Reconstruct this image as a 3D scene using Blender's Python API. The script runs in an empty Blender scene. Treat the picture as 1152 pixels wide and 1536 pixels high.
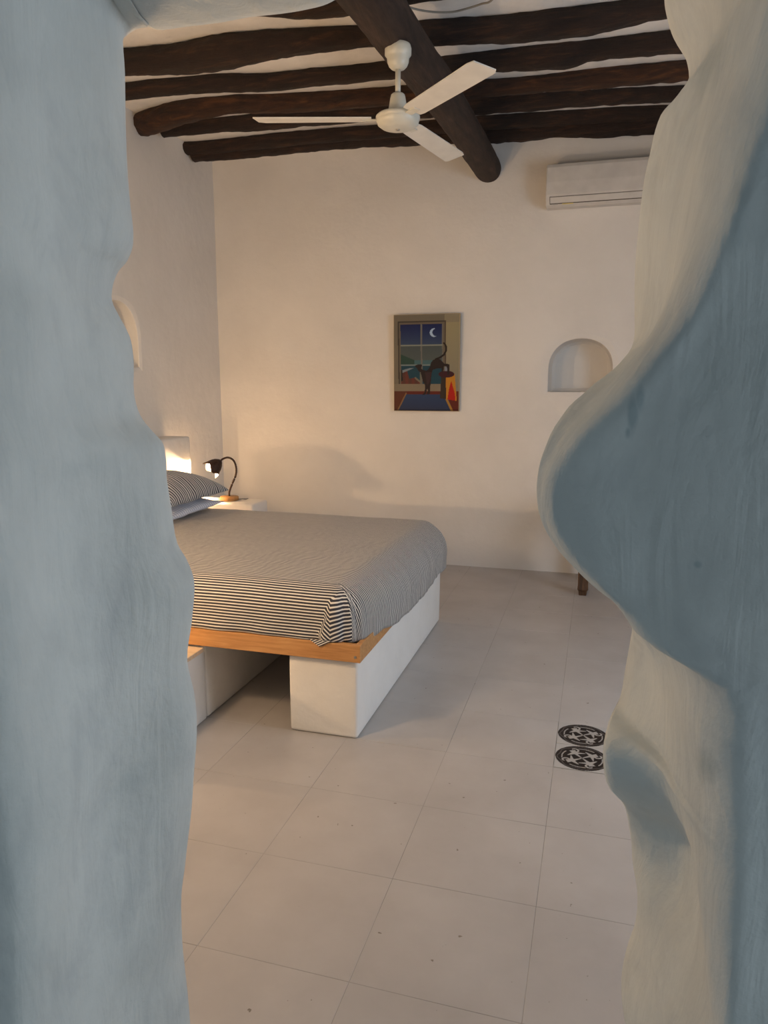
import bpy, bmesh, math, random
from mathutils import Vector, Matrix, noise
R = random.Random(7)
SC = bpy.context.scene
COL = SC.collection
PI = math.pi

# ------------------------------------------------------------------ camera, world, lights, exposure
F_PX, EYE = 1090.0, 1.5
PITCH = math.atan((768 - 580) / F_PX)
YAW = math.atan(324 / math.hypot(F_PX, 188))
cam = bpy.data.cameras.new('camera')
cam.sensor_fit = 'HORIZONTAL'; cam.sensor_width = 36.0
cam.lens = F_PX / 1152 * 36.0
cam.clip_start = 0.02
camo = bpy.data.objects.new('camera', cam); COL.objects.link(camo)
camo.location = (0, 0, EYE)
camo.rotation_euler = (PI / 2 - PITCH, 0, YAW)
SC.camera = camo

w = bpy.data.worlds.new('world'); SC.world = w; w.use_nodes = True
bg = w.node_tree.nodes['Background']
bg.inputs['Color'].default_value = (0.78, 0.87, 1.0, 1)
bg.inputs['Strength'].default_value = 0.8


def area(name, loc, direction, sx, sy, power, col):
    l = bpy.data.lights.new(name, 'AREA'); l.shape = 'RECTANGLE'; l.size = sx; l.size_y = sy
    l.energy = power; l.color = col
    o = bpy.data.objects.new(name, l); COL.objects.link(o); o.location = loc
    o.rotation_euler = Vector(direction).to_track_quat('-Z', 'Y').to_euler()
    return o


# daylight through the bedroom window, the hall window and the hall door
area('bedroom_daylight', (2.06, 2.95, 1.55), (-1, 0, -0.1), 1.5, 1.5, 37, (0.74, 0.86, 1.0))
area('hall_daylight', (1.66, 0.22, 0.9), (-1, 0.10, 0.05), 0.7, 1.1, 6.0, (0.80, 0.92, 1.0))
area('hall_door_daylight', (-0.75, -1.95, 1.05), (0.1, 1, 0.0), 1.0, 2.0, 3.0, (0.78, 0.91, 1.0))

SC.view_settings.view_transform = 'Standard'
SC.view_settings.look = 'None'
SC.view_settings.gamma = 1.0
SC.view_settings.use_curve_mapping = False
SC.view_settings.exposure = 0.0
LAMP_W = 50.0
NEAR_W = 74.0
FILL_W = 36.0  # power of the added fill lamp behind the rough wall

# ------------------------------------------------------------------ survey helpers: photograph pixel -> point on a known plane
cp, sp, cy, sy_ = math.cos(PITCH), math.sin(PITCH), math.cos(YAW), math.sin(YAW)
FW = Vector((-sy_ * cp, cy * cp, -sp)); RT = Vector((cy, sy_, 0)); UP = RT.cross(FW)
EYEV = Vector((0, 0, EYE))


def ray(x, y): return FW * F_PX + RT * (x - 576) + UP * (768 - y)
def on_z(x, y, z): d = ray(x, y); return EYEV + d * ((z - EYE) / d.z)
def on_y(x, y, Y): d = ray(x, y); return EYEV + d * (Y / d.y)


def lerp_table(tab, x):
    """tab: sorted [(key, (v0, v1, ...))] or [(key, v)]"""
    if x <= tab[0][0]: return tab[0][1]
    for (a, va), (b, vb) in zip(tab, tab[1:]):
        if x <= b:
            t = (x - a) / (b - a)
            if isinstance(va, (tuple, list)): return tuple(p + (q - p) * t for p, q in zip(va, vb))
            return va + (vb - va) * t
    return tab[-1][1]


# ------------------------------------------------------------------ materials
def mat(name):
    m = bpy.data.materials.new(name); m.use_nodes = True
    nt = m.node_tree; b = nt.nodes['Principled BSDF']
    return m, nt, b


def N(nt, typ, **kw):
    n = nt.nodes.new(typ)
    for k, v in kw.items():
        if k in n.inputs: n.inputs[k].default_value = v
        else: setattr(n, k, v)
    return n


def ramp(nt, src, stops):
    r = nt.nodes.new('ShaderNodeValToRGB'); e = r.color_ramp.elements
    while len(e) < len(stops): e.new(0.5)
    for el, (p, c) in zip(e, stops): el.position = p; el.color = (*c, 1)
    nt.links.new(src, r.inputs[0]); return r.outputs[0]


def bump(nt, b, src, strength, dist, prev=None):
    n = N(nt, 'ShaderNodeBump'); n.inputs['Strength'].default_value = strength; n.inputs['Distance'].default_value = dist
    nt.links.new(src, n.inputs['Height'])
    if prev: nt.links.new(prev, n.inputs['Normal'])
    nt.links.new(n.outputs[0], b.inputs['Normal']); return n.outputs[0]


def coords(nt, scale=(1, 1, 1), kind='Object'):
    tc = N(nt, 'ShaderNodeTexCoord'); mp = N(nt, 'ShaderNodeMapping'); mp.inputs['Scale'].default_value = scale
    nt.links.new(tc.outputs[kind], mp.inputs['Vector']); return mp.outputs[0]


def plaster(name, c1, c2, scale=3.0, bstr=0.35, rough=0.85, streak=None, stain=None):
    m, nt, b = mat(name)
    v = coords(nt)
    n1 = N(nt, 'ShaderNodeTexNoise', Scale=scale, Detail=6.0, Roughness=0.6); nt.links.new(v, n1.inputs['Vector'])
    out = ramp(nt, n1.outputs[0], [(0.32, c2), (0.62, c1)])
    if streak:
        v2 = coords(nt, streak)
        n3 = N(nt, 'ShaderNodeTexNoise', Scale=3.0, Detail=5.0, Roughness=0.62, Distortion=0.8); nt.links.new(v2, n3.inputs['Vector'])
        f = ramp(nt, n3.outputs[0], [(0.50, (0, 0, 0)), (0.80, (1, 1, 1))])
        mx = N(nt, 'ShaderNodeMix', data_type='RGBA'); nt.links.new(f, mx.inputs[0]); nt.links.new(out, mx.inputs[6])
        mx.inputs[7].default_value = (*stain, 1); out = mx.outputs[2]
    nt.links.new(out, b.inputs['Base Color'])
    b.inputs['Roughness'].default_value = rough
    n2 = N(nt, 'ShaderNodeTexNoise', Scale=7.0, Detail=8.0, Roughness=0.55); nt.links.new(v, n2.inputs['Vector'])
    p = bump(nt, b, n2.outputs[0], bstr, 0.03)
    if streak:
        v3 = coords(nt, (9, 9, 2.0))
        n5 = N(nt, 'ShaderNodeTexNoise', Scale=2.2, Detail=3.5, Roughness=0.5, Distortion=1.5); nt.links.new(v3, n5.inputs['Vector'])
        p = bump(nt, b, n5.outputs[0], 0.20, 0.02, p)
    n4 = N(nt, 'ShaderNodeTexNoise', Scale=60.0, Detail=4.0); nt.links.new(v, n4.inputs['Vector'])
    bump(nt, b, n4.outputs[0], 0.12, 0.004, p)
    return m


M = {}
M['plaster'] = plaster('room_plaster', (0.80, 0.775, 0.74), (0.74, 0.715, 0.68), 1.6, 0.25)
M['ceiling'] = plaster('ceiling_plaster', (0.82, 0.80, 0.77), (0.72, 0.70, 0.67), 4.0, 0.5)
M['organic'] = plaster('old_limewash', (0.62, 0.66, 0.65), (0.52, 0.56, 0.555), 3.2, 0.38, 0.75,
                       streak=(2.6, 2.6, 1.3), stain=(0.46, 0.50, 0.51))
M['masonry'] = plaster('bed_masonry_plaster', (0.84, 0.82, 0.79), (0.78, 0.755, 0.72), 2.4, 0.3)


def add_stains(m, spots, col):
    nt = m.node_tree; b = nt.nodes['Principled BSDF']
    src = b.inputs['Base Color'].links[0].from_socket
    tc = N(nt, 'ShaderNodeTexCoord')
    nz = N(nt, 'ShaderNodeTexNoise', Scale=22.0, Detail=4.0); nt.links.new(tc.outputs['Object'], nz.inputs['Vector'])
    total = None
    for (p, sx, sz, amt) in spots:
        mp = N(nt, 'ShaderNodeVectorMath', operation='SUBTRACT'); mp.inputs[1].default_value = p
        nt.links.new(tc.outputs['Object'], mp.inputs[0])
        sc = N(nt, 'ShaderNodeVectorMath', operation='MULTIPLY'); sc.inputs[1].default_value = (1 / sx, 1 / 0.12, 1 / sz); nt.links.new(mp.outputs[0], sc.inputs[0])
        ln = N(nt, 'ShaderNodeVectorMath', operation='LENGTH'); nt.links.new(sc.outputs[0], ln.inputs[0])
        ad = N(nt, 'ShaderNodeMath', operation='MULTIPLY_ADD'); ad.inputs[1].default_value = 1.8; nt.links.new(nz.outputs[0], ad.inputs[0]); nt.links.new(ln.outputs['Value'], ad.inputs[2])
        mr = N(nt, 'ShaderNodeMapRange'); mr.inputs[1].default_value = 1.9; mr.inputs[2].default_value = 1.2; mr.inputs[3].default_value = 0.0; mr.inputs[4].default_value = amt
        nt.links.new(ad.outputs[0], mr.inputs[0])
        if total is None: total = mr.outputs[0]
        else:
            mx = N(nt, 'ShaderNodeMath', operation='MAXIMUM'); nt.links.new(total, mx.inputs[0]); nt.links.new(mr.outputs[0], mx.inputs[1]); total = mx.outputs[0]
    mix = N(nt, 'ShaderNodeMix', data_type='RGBA'); nt.links.new(total, mix.inputs[0]); nt.links.new(src, mix.inputs[6]); mix.inputs[7].default_value = (*col, 1)
    nt.links.new(mix.outputs[2], b.inputs['Base Color'])


add_stains(M['organic'], [(on_y(948, 625, 0.77), 0.006, 0.024, 0.8), (on_y(960, 596, 0.77), 0.005, 0.014, 0.7), (on_y(942, 648, 0.77), 0.004, 0.008, 0.8), (on_y(1052, 856, 0.74), 0.004, 0.004, 0.7),
                          (on_y(1052, 1110, 0.85), 0.010, 0.030, 0.6), (on_y(1012, 1290, 0.92), 0.012, 0.03, 0.5), (on_y(1065, 90, 0.95), 0.012, 0.06, 0.5), (on_y(1100, 300, 0.8), 0.010, 0.05, 0.45),
                          (on_y(65, 870, 0.85), 0.02, 0.04, 0.3), (on_y(50, 1255, 0.82), 0.015, 0.02, 0.3), (on_y(218, 1150, 1.0), 0.015, 0.03, 0.3), (on_y(125, 700, 0.9), 0.01, 0.02, 0.12), (on_y(235, 1400, 1.05), 0.008, 0.03, 0.5)],
           (0.33, 0.40, 0.42))


def floor_mat():
    m, nt, b = mat('painted_cement_tile')
    v = coords(nt)
    oi = N(nt, 'ShaderNodeObjectInfo')
    n1 = N(nt, 'ShaderNodeTexNoise', Scale=3.0, Detail=7.0, Roughness=0.6)
    g = N(nt, 'ShaderNodeNewGeometry'); nt.links.new(g.outputs['Position'], n1.inputs['Vector'])
    c = ramp(nt, n1.outputs[0], [(0.3, (0.43, 0.405, 0.39)), (0.65, (0.50, 0.475, 0.46))])
    hsv = N(nt, 'ShaderNodeHueSaturation')
    mr = N(nt, 'ShaderNodeMapRange'); mr.inputs[3].default_value = 0.975; mr.inputs[4].default_value = 1.02
    nt.links.new(oi.outputs['Random'], mr.inputs[0]); nt.links.new(mr.outputs[0], hsv.inputs['Value'])
    nt.links.new(c, hsv.inputs['Color'])
    n2 = N(nt, 'ShaderNodeTexNoise', Scale=38.0, Detail=2.0); nt.links.new(g.outputs['Position'], n2.inputs['Vector'])
    f = ramp(nt, n2.outputs[0], [(0.735, (0, 0, 0)), (0.76, (1, 1, 1))])
    mx = N(nt, 'ShaderNodeMix', data_type='RGBA'); nt.links.new(f, mx.inputs[0]); nt.links.new(hsv.outputs[0], mx.inputs[6])
    mx.inputs[7].default_value = (0.22, 0.19, 0.16, 1)
    nt.links.new(mx.outputs[2], b.inputs['Base Color'])
    n3 = N(nt, 'ShaderNodeTexNoise', Scale=5.0, Detail=5.0); nt.links.new(g.outputs['Position'], n3.inputs['Vector'])
    rr = N(nt, 'ShaderNodeMapRange'); rr.inputs[3].default_value = 0.26; rr.inputs[4].default_value = 0.50
    nt.links.new(n3.outputs[0], rr.inputs[0]); nt.links.new(rr.outputs[0], b.inputs['Roughness'])
    bump(nt, b, n3.outputs[0], 0.12, 0.01)
    return m


M['tile'] = floor_mat()


def plain(name, col, rough=0.5, metal=0.0, nscale=None, namp=0.06, bstr=0.0):
    m, nt, b = mat(name)
    b.inputs['Roughness'].default_value = rough; b.inputs['Metallic'].default_value = metal
    v = coords(nt)
    n1 = N(nt, 'ShaderNodeTexNoise', Scale=nscale or 12.0, Detail=4.0); nt.links.new(v, n1.inputs['Vector'])
    c = ramp(nt, n1.outputs[0], [(0.3, tuple(max(0, x * (1 - namp)) for x in col)), (0.7, tuple(min(1, x * (1 + namp)) for x in col))])
    nt.links.new(c, b.inputs['Base Color'])
    if bstr: bump(nt, b, n1.outputs[0], bstr, 0.01)
    return m


def wood(name, dark, mid, light, stretch, rough=0.75, bstr=0.9, bdist=0.015, nsc=4.0, pos=(0.30, 0.55, 0.78)):
    m, nt, b = mat(name)
    v = coords(nt, stretch)
    n1 = N(nt, 'ShaderNodeTexNoise', Scale=nsc, Detail=8.0, Roughness=0.62, Distortion=0.6); nt.links.new(v, n1.inputs['Vector'])
    nt.links.new(ramp(nt, n1.outputs[0], [(pos[0], dark), (pos[1], mid), (pos[2], light)]), b.inputs['Base Color'])
    n2 = N(nt, 'ShaderNodeTexNoise', Scale=nsc * 5, Detail=5.0, Roughness=0.7); nt.links.new(v, n2.inputs['Vector'])
    bump(nt, b, n2.outputs[0], bstr, bdist)
    b.inputs['Roughness'].default_value = rough
    return m


M['beam'] = wood('old_dark_beam_wood', (0.007, 0.0035, 0.0022), (0.024, 0.010, 0.005), (0.085, 0.034, 0.014), (0.9, 7, 7))
M['beam_warm'] = wood('reddish_beam_wood', (0.010, 0.004, 0.002), (0.050, 0.018, 0.006), (0.15, 0.055, 0.014), (0.9, 7, 7))
M['beam_log'] = wood('dark_log_wood', (0.013, 0.007, 0.005), (0.040, 0.021, 0.014), (0.085, 0.046, 0.028), (7, 0.9, 7))
M['pine'] = wood('varnished_pine', (0.42, 0.19, 0.06), (0.56, 0.28, 0.10), (0.66, 0.37, 0.15), (1.2, 16, 16), 0.42, 0.1, 0.003)
M['pale_wood'] = wood('pale_board_wood', (0.62, 0.46, 0.30), (0.72, 0.56, 0.39), (0.80, 0.64, 0.46), (1.2, 14, 14), 0.6, 0.1, 0.003)
M['table_wood'] = wood('old_table_wood', (0.03, 0.015, 0.008), (0.12, 0.062, 0.03), (0.26, 0.15, 0.08), (12, 12, 1.2), 0.45, 0.3, 0.004)
M['base_wood'] = wood('turned_lamp_base_wood', (0.30, 0.14, 0.04), (0.45, 0.23, 0.07), (0.55, 0.30, 0.10), (20, 4, 20), 0.45, 0.1, 0.002)
M['fan_white'] = plain('cream_enamel', (0.58, 0.58, 0.52), 0.35)
M['blade_white'] = plain('white_fan_blade_paint', (0.68, 0.67, 0.63), 0.4)
M['screw'] = plain('screw_steel', (0.45, 0.43, 0.40), 0.35, 1.0)
M['ac_white'] = plain('appliance_white_plastic', (0.62, 0.60, 0.57), 0.42)
M['ac_gap'] = plain('appliance_dark_gap', (0.10, 0.08, 0.06), 0.8)
M['sticker'] = plain('yellow_sticker', (0.70, 0.58, 0.22), 0.5)
M['grey_print'] = plain('grey_print', (0.35, 0.34, 0.33), 0.6)
M['rust'] = plain('brown_painted_metal', (0.045, 0.022, 0.014), 0.5, 0.4, 60, 0.4, 0.3)
M['shade_inner'] = plain('white_shade_lining', (0.85, 0.80, 0.70), 0.5)
M['cable'] = plain('grey_cable_sheath', (0.30, 0.28, 0.24), 0.5)
M['white_cable'] = plain('white_cable_sheath', (0.62, 0.58, 0.52), 0.5)
M['black_cable'] = plain('black_cable_sheath', (0.02, 0.02, 0.02), 0.5)
M['grout'] = plain('dark_grout', (0.24, 0.22, 0.20), 0.9)
M['mattress'] = plain('mattress_ticking', (0.72, 0.70, 0.66), 0.9)
M['canvas_edge'] = plain('canvas_edge_gilt', (0.42, 0.33, 0.20), 0.6)
M['concrete'] = plain('hall_cement', (0.55, 0.57, 0.57), 0.7)
m, nt, b = mat('lit_bulb_glass'); b.inputs['Emission Color'].default_value = (1, 0.78, 0.5, 1); b.inputs['Emission Strength'].default_value = 12.0
b.inputs['Base Color'].default_value = (0.9, 0.85, 0.75, 1); M['bulb'] = m
m, nt, b = mat('window_glass'); b.inputs['Transmission Weight'].default_value = 1.0; b.inputs['Roughness'].default_value = 0.02
b.inputs['IOR'].default_value = 1.1; M['glass'] = m


def stripes(name, period, ca, cb, axis=1, duty=0.5, warp=0.0):
    m, nt, b = mat(name)
    uv = N(nt, 'ShaderNodeUVMap'); uv.uv_map = 'UVMap'
    sx = N(nt, 'ShaderNodeSeparateXYZ'); nt.links.new(uv.outputs[0], sx.inputs[0])
    src = sx.outputs[axis]
    if warp:
        nn = N(nt, 'ShaderNodeTexNoise', Scale=9.0, Detail=2.0); nt.links.new(uv.outputs[0], nn.inputs['Vector'])
        mm = N(nt, 'ShaderNodeMath', operation='MULTIPLY_ADD'); mm.inputs[1].default_value = warp
        nt.links.new(nn.outputs[0], mm.inputs[0]); nt.links.new(src, mm.inputs[2]); src = mm.outputs[0]
    d = N(nt, 'ShaderNodeMath', operation='DIVIDE'); d.inputs[1].default_value = period; nt.links.new(src, d.inputs[0])
    fr = N(nt, 'ShaderNodeMath', operation='FRACT'); nt.links.new(d.outputs[0], fr.inputs[0])
    c = ramp(nt, fr.outputs[0], [(0.0, ca), (0.06, cb), (duty - 0.03, cb), (duty + 0.03, ca), (1.0, ca)])
    n1 = N(nt, 'ShaderNodeTexNoise', Scale=300.0, Detail=2.0); nt.links.new(uv.outputs[0], n1.inputs['Vector'])
    nt.links.new(c, b.inputs['Base Color']); b.inputs['Roughness'].default_value = 0.85
    b.inputs['Sheen Weight'].default_value = 0.15
    n2 = N(nt, 'ShaderNodeTexNoise', Scale=14.0, Detail=5.0); nt.links.new(uv.outputs[0], n2.inputs['Vector'])
    p = bump(nt, b, n2.outputs[0], 0.35, 0.015)
    bump(nt, b, n1.outputs[0], 0.1, 0.001, p)
    return m


M['sheet'] = stripes('striped_cotton', 0.0138, (0.80, 0.76, 0.70), (0.030, 0.032, 0.048), 1, 0.62)
M['pillow_dark'] = stripes('striped_pillow_cotton', 0.0220, (0.66, 0.66, 0.66), (0.045, 0.05, 0.07), 1, 0.56, 0.05)
M['pillow_pale'] = stripes('pale_blue_striped_cotton', 0.026, (0.72, 0.75, 0.84), (0.44, 0.50, 0.64), 1, 0.45, 0.01)


def vcol(name, rough=0.55):
    m, nt, b = mat(name)
    a = N(nt, 'ShaderNodeVertexColor'); a.layer_name = 'paint'
    nt.links.new(a.outputs[0], b.inputs['Base Color']); b.inputs['Roughness'].default_value = rough; b.inputs['Specular IOR Level'].default_value = 0.15
    n1 = N(nt, 'ShaderNodeTexNoise', Scale=90.0, Detail=3.0); nt.links.new(coords(nt), n1.inputs['Vector'])
    bump(nt, b, n1.outputs[0], 0.15, 0.002)
    return m


M['painting'] = vcol('oil_paint', 0.5)
M['pattern'] = vcol('patterned_cement', 0.4)


# ------------------------------------------------------------------ object helpers
def tag(o, label=None, cat=None, group=None, kind=None):
    if label: o['label'] = label
    if cat: o['category'] = cat
    if group: o['group'] = group
    if kind: o['kind'] = kind
    return o


def empty(name, loc=(0, 0, 0), rz=0.0):
    o = bpy.data.objects.new(name, None); COL.objects.link(o); o.location = loc; o.rotation_euler = (0, 0, rz)
    o.empty_display_size = 0.1; return o


def obj(name, bm, material, parent=None, smooth=False, kind=None):
    bmesh.ops.recalc_face_normals(bm, faces=bm.faces)
    me = bpy.data.meshes.new(name); bm.to_mesh(me); bm.free()
    for mm in (material if isinstance(material, (list, tuple)) else [material]): me.materials.append(mm)
    if smooth:
        for p in me.polygons: p.use_smooth = True
    o = bpy.data.objects.new(name, me); COL.objects.link(o)
    if parent: o.parent = parent
    if kind: o['kind'] = kind
    return o


def box(bm, x0, x1, y0, y1, z0, z1, bev=0.0, seg=2):
    r = bmesh.ops.create_cube(bm, size=1)
    vs = r['verts']
    for v in vs:
        v.co = Vector(((x0 + x1) / 2 + v.co.x * (x1 - x0), (y0 + y1) / 2 + v.co.y * (y1 - y0), (z0 + z1) / 2 + v.co.z * (z1 - z0)))
    if bev:
        es = list({e for v in vs for e in v.link_edges})
        bmesh.ops.bevel(bm, geom=es, offset=bev, segments=seg, affect='EDGES', profile=0.5)
    return bm


def frame_at(t):
    t = t.normalized(); a = Vector((0, 0, 1)) if abs(t.z) < 0.9 else Vector((1, 0, 0))
    u = t.cross(a).normalized(); return u, u.cross(t).normalized()


def tube(bm, pts, rad, sides=12, cap=True, rfun=None):
    pts = [Vector(p) for p in pts]; n = len(pts); rings = []
    for i, p in enumerate(pts):
        t = pts[min(i + 1, n - 1)] - pts[max(i - 1, 0)]
        u, v = frame_at(t)
        r = rad[i] if isinstance(rad, (list, tuple)) else rad
        ring = []
        for k in range(sides):
            a = 2 * PI * k / sides
            rr = r * (rfun(i, a, p) if rfun else 1)
            ring.append(bm.verts.new(p + (u * math.cos(a) + v * math.sin(a)) * rr))
        rings.append(ring)
    for a, b2 in zip(rings, rings[1:]):
        for k in range(sides):
            bm.faces.new((a[k], a[(k + 1) % sides], b2[(k + 1) % sides], b2[k]))
    if cap:
        bm.faces.new(rings[0]); bm.faces.new(rings[-1])
    return bm


def lathe(bm, prof, sides=32, mtx=None):
    rings = []
    for r, z in prof:
        ring = [bm.verts.new(((r * math.cos(2 * PI * k / sides)), r * math.sin(2 * PI * k / sides), z)) for k in range(sides)]
        if mtx:
            for v in ring: v.co = mtx @ v.co
        rings.append(ring)
    for a, b2 in zip(rings, rings[1:]):
        for k in range(sides):
            bm.faces.new((a[k], a[(k + 1) % sides], b2[(k + 1) % sides], b2[k]))
    bm.faces.new(rings[0]); bm.faces.new(rings[-1])
    return bm


def catmull(pts, n):
    P = [Vector(p) for p in pts]; P = [P[0] * 2 - P[1]] + P + [P[-1] * 2 - P[-2]]
    out = []
    for i in range(1, len(P) - 2):
        for k in range(n):
            t = k / n; a, b2, c, d = P[i - 1], P[i], P[i + 1], P[i + 2]
            out.append(0.5 * ((2 * b2) + (c - a) * t + (2 * a - 5 * b2 + 4 * c - d) * t * t + (3 * b2 - a - 3 * c + d) * t ** 3))
    out.append(P[-2].copy()); return out


def ccatmull(pts, n):
    """centripetal Catmull-Rom: no loops however uneven the spacing"""
    P = [Vector(p) for p in pts]; P = [P[0] * 2 - P[1]] + P + [P[-1] * 2 - P[-2]]
    out = []
    for i in range(1, len(P) - 2):
        p0, p1, p2, p3 = P[i - 1], P[i], P[i + 1], P[i + 2]
        t0 = 0.0; t1 = t0 + max(1e-4, (p1 - p0).length ** 0.5); t2 = t1 + max(1e-4, (p2 - p1).length ** 0.5); t3 = t2 + max(1e-4, (p3 - p2).length ** 0.5)
        for k in range(n):
            t = t1 + (t2 - t1) * k / n
            a1 = p0 * ((t1 - t) / (t1 - t0)) + p1 * ((t - t0) / (t1 - t0))
            a2 = p1 * ((t2 - t) / (t2 - t1)) + p2 * ((t - t1) / (t2 - t1))
            a3 = p2 * ((t3 - t) / (t3 - t2)) + p3 * ((t - t2) / (t3 - t2))
            b1 = a1 * ((t2 - t) / (t2 - t0)) + a2 * ((t - t0) / (t2 - t0))
            b2 = a2 * ((t3 - t) / (t3 - t1)) + a3 * ((t - t1) / (t3 - t1))
            out.append(b1 * ((t2 - t) / (t2 - t1)) + b2 * ((t - t1) / (t2 - t1)))
    out.append(P[-2].copy()); return out


def grid_mesh(bm, rows, close=False):
    V = [[bm.verts.new(p) for p in row] for row in rows]
    for a, b2 in zip(V, V[1:]):
        for k in range(len(a) - 1):
            bm.faces.new((a[k], a[k + 1], b2[k + 1], b2[k]))
    return V


# ------------------------------------------------------------------ room dimensions
XL, XR, YB, YF, ZC = -3.28, 2.05, 5.96, 1.45, 3.43

# ------------------------------------------------------------------ the thick rough wall with its organic opening
LEFT_T = [(185, 52, 1.15), (187, 110, 1.15), (190, 200, 1.15), (196, 290, 1.15), (201, 365, 1.14), (192, 392, 1.14), (180, 407, 1.14),
          (171, 430, 1.14), (170, 455, 1.14), (182, 478, 1.15), (197, 505, 1.15), (202, 535, 1.15), (203, 590, 1.15), (212, 622, 1.15), (232, 648, 1.14),
          (246, 665, 1.14), (250, 690, 1.14), (250, 715, 1.14), (257, 760, 1.14), (266, 815, 1.14), (280, 840, 1.14), (291, 872, 1.13), (288, 930, 1.13),
          (282, 990, 1.13), (292, 1040, 1.13), (295, 1080, 1.13), (290, 1160, 1.14), (284, 1230, 1.14), (277, 1293, 1.14),
          (271, 1343, 1.14), (272, 1408, 1.15), (282, 1483, 1.15), (286, 1536, 1.15)]
# right: silhouette pixel, its depth, and how the section between throat and near corner bulges (dx, y of the middle)
RIGHT_T = [(999, 0, 1.20), (1001, 27, 1.2), (1010, 58, 1.2), (1031, 100, 1.2), (1034, 136, 1.2), (1013, 166, 1.2), (988, 193, 1.2), (976, 240, 1.2),
           (965, 300, 1.2), (958, 389, 1.2), (958, 474, 1.19), (957, 515, 1.15), (936, 546, 1.08), (887, 586, 0.97), (855, 617, 0.91), (825, 663, 0.855),
           (810, 702, 0.835), (807, 744, 0.83), (813, 777, 0.83), (837, 819, 0.83), (870, 858, 0.83), (898, 884, 0.84), (930, 907, 0.91),
           (944, 926, 1.02), (949, 952, 1.14), (943, 990, 1.16), (935, 1037, 1.14), (914, 1082, 1.05), (904, 1124, 1.0), (911, 1173, 1.02), (938, 1209, 1.12),
           (946, 1252, 1.18), (950, 1281, 1.2), (960, 1330, 1.2), (957, 1372, 1.2), (943, 1414, 1.2), (936, 1468, 1.2), (944, 1521, 1.2), (946, 1560, 1.2)]
# near corner of the right reveal by height: (X, Y)
RIGHT_R = [(0.0, (0.165, 0.76)), (0.80, (0.163, 0.76)), (1.10, (0.152, 0.76)), (1.195, (0.140, 0.76)), (1.235, (0.105, 0.77)), (1.26, (0.03, 0.78)), (1.29, (-0.01, 0.79)),
           (1.33, (-0.035, 0.795)), (1.40, (-0.030, 0.79)), (1.45, (0.00, 0.78)), (1.50, (0.033, 0.77)), (1.56, (0.072, 0.76)), (1.62, (0.096, 0.755)),
           (1.74, (0.128, 0.75)), (1.9, (0.158, 0.75)), (2.3, (0.185, 0.75))]


def PF(X): return 0.765 - 0.11 * (X - 0.08)


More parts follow.
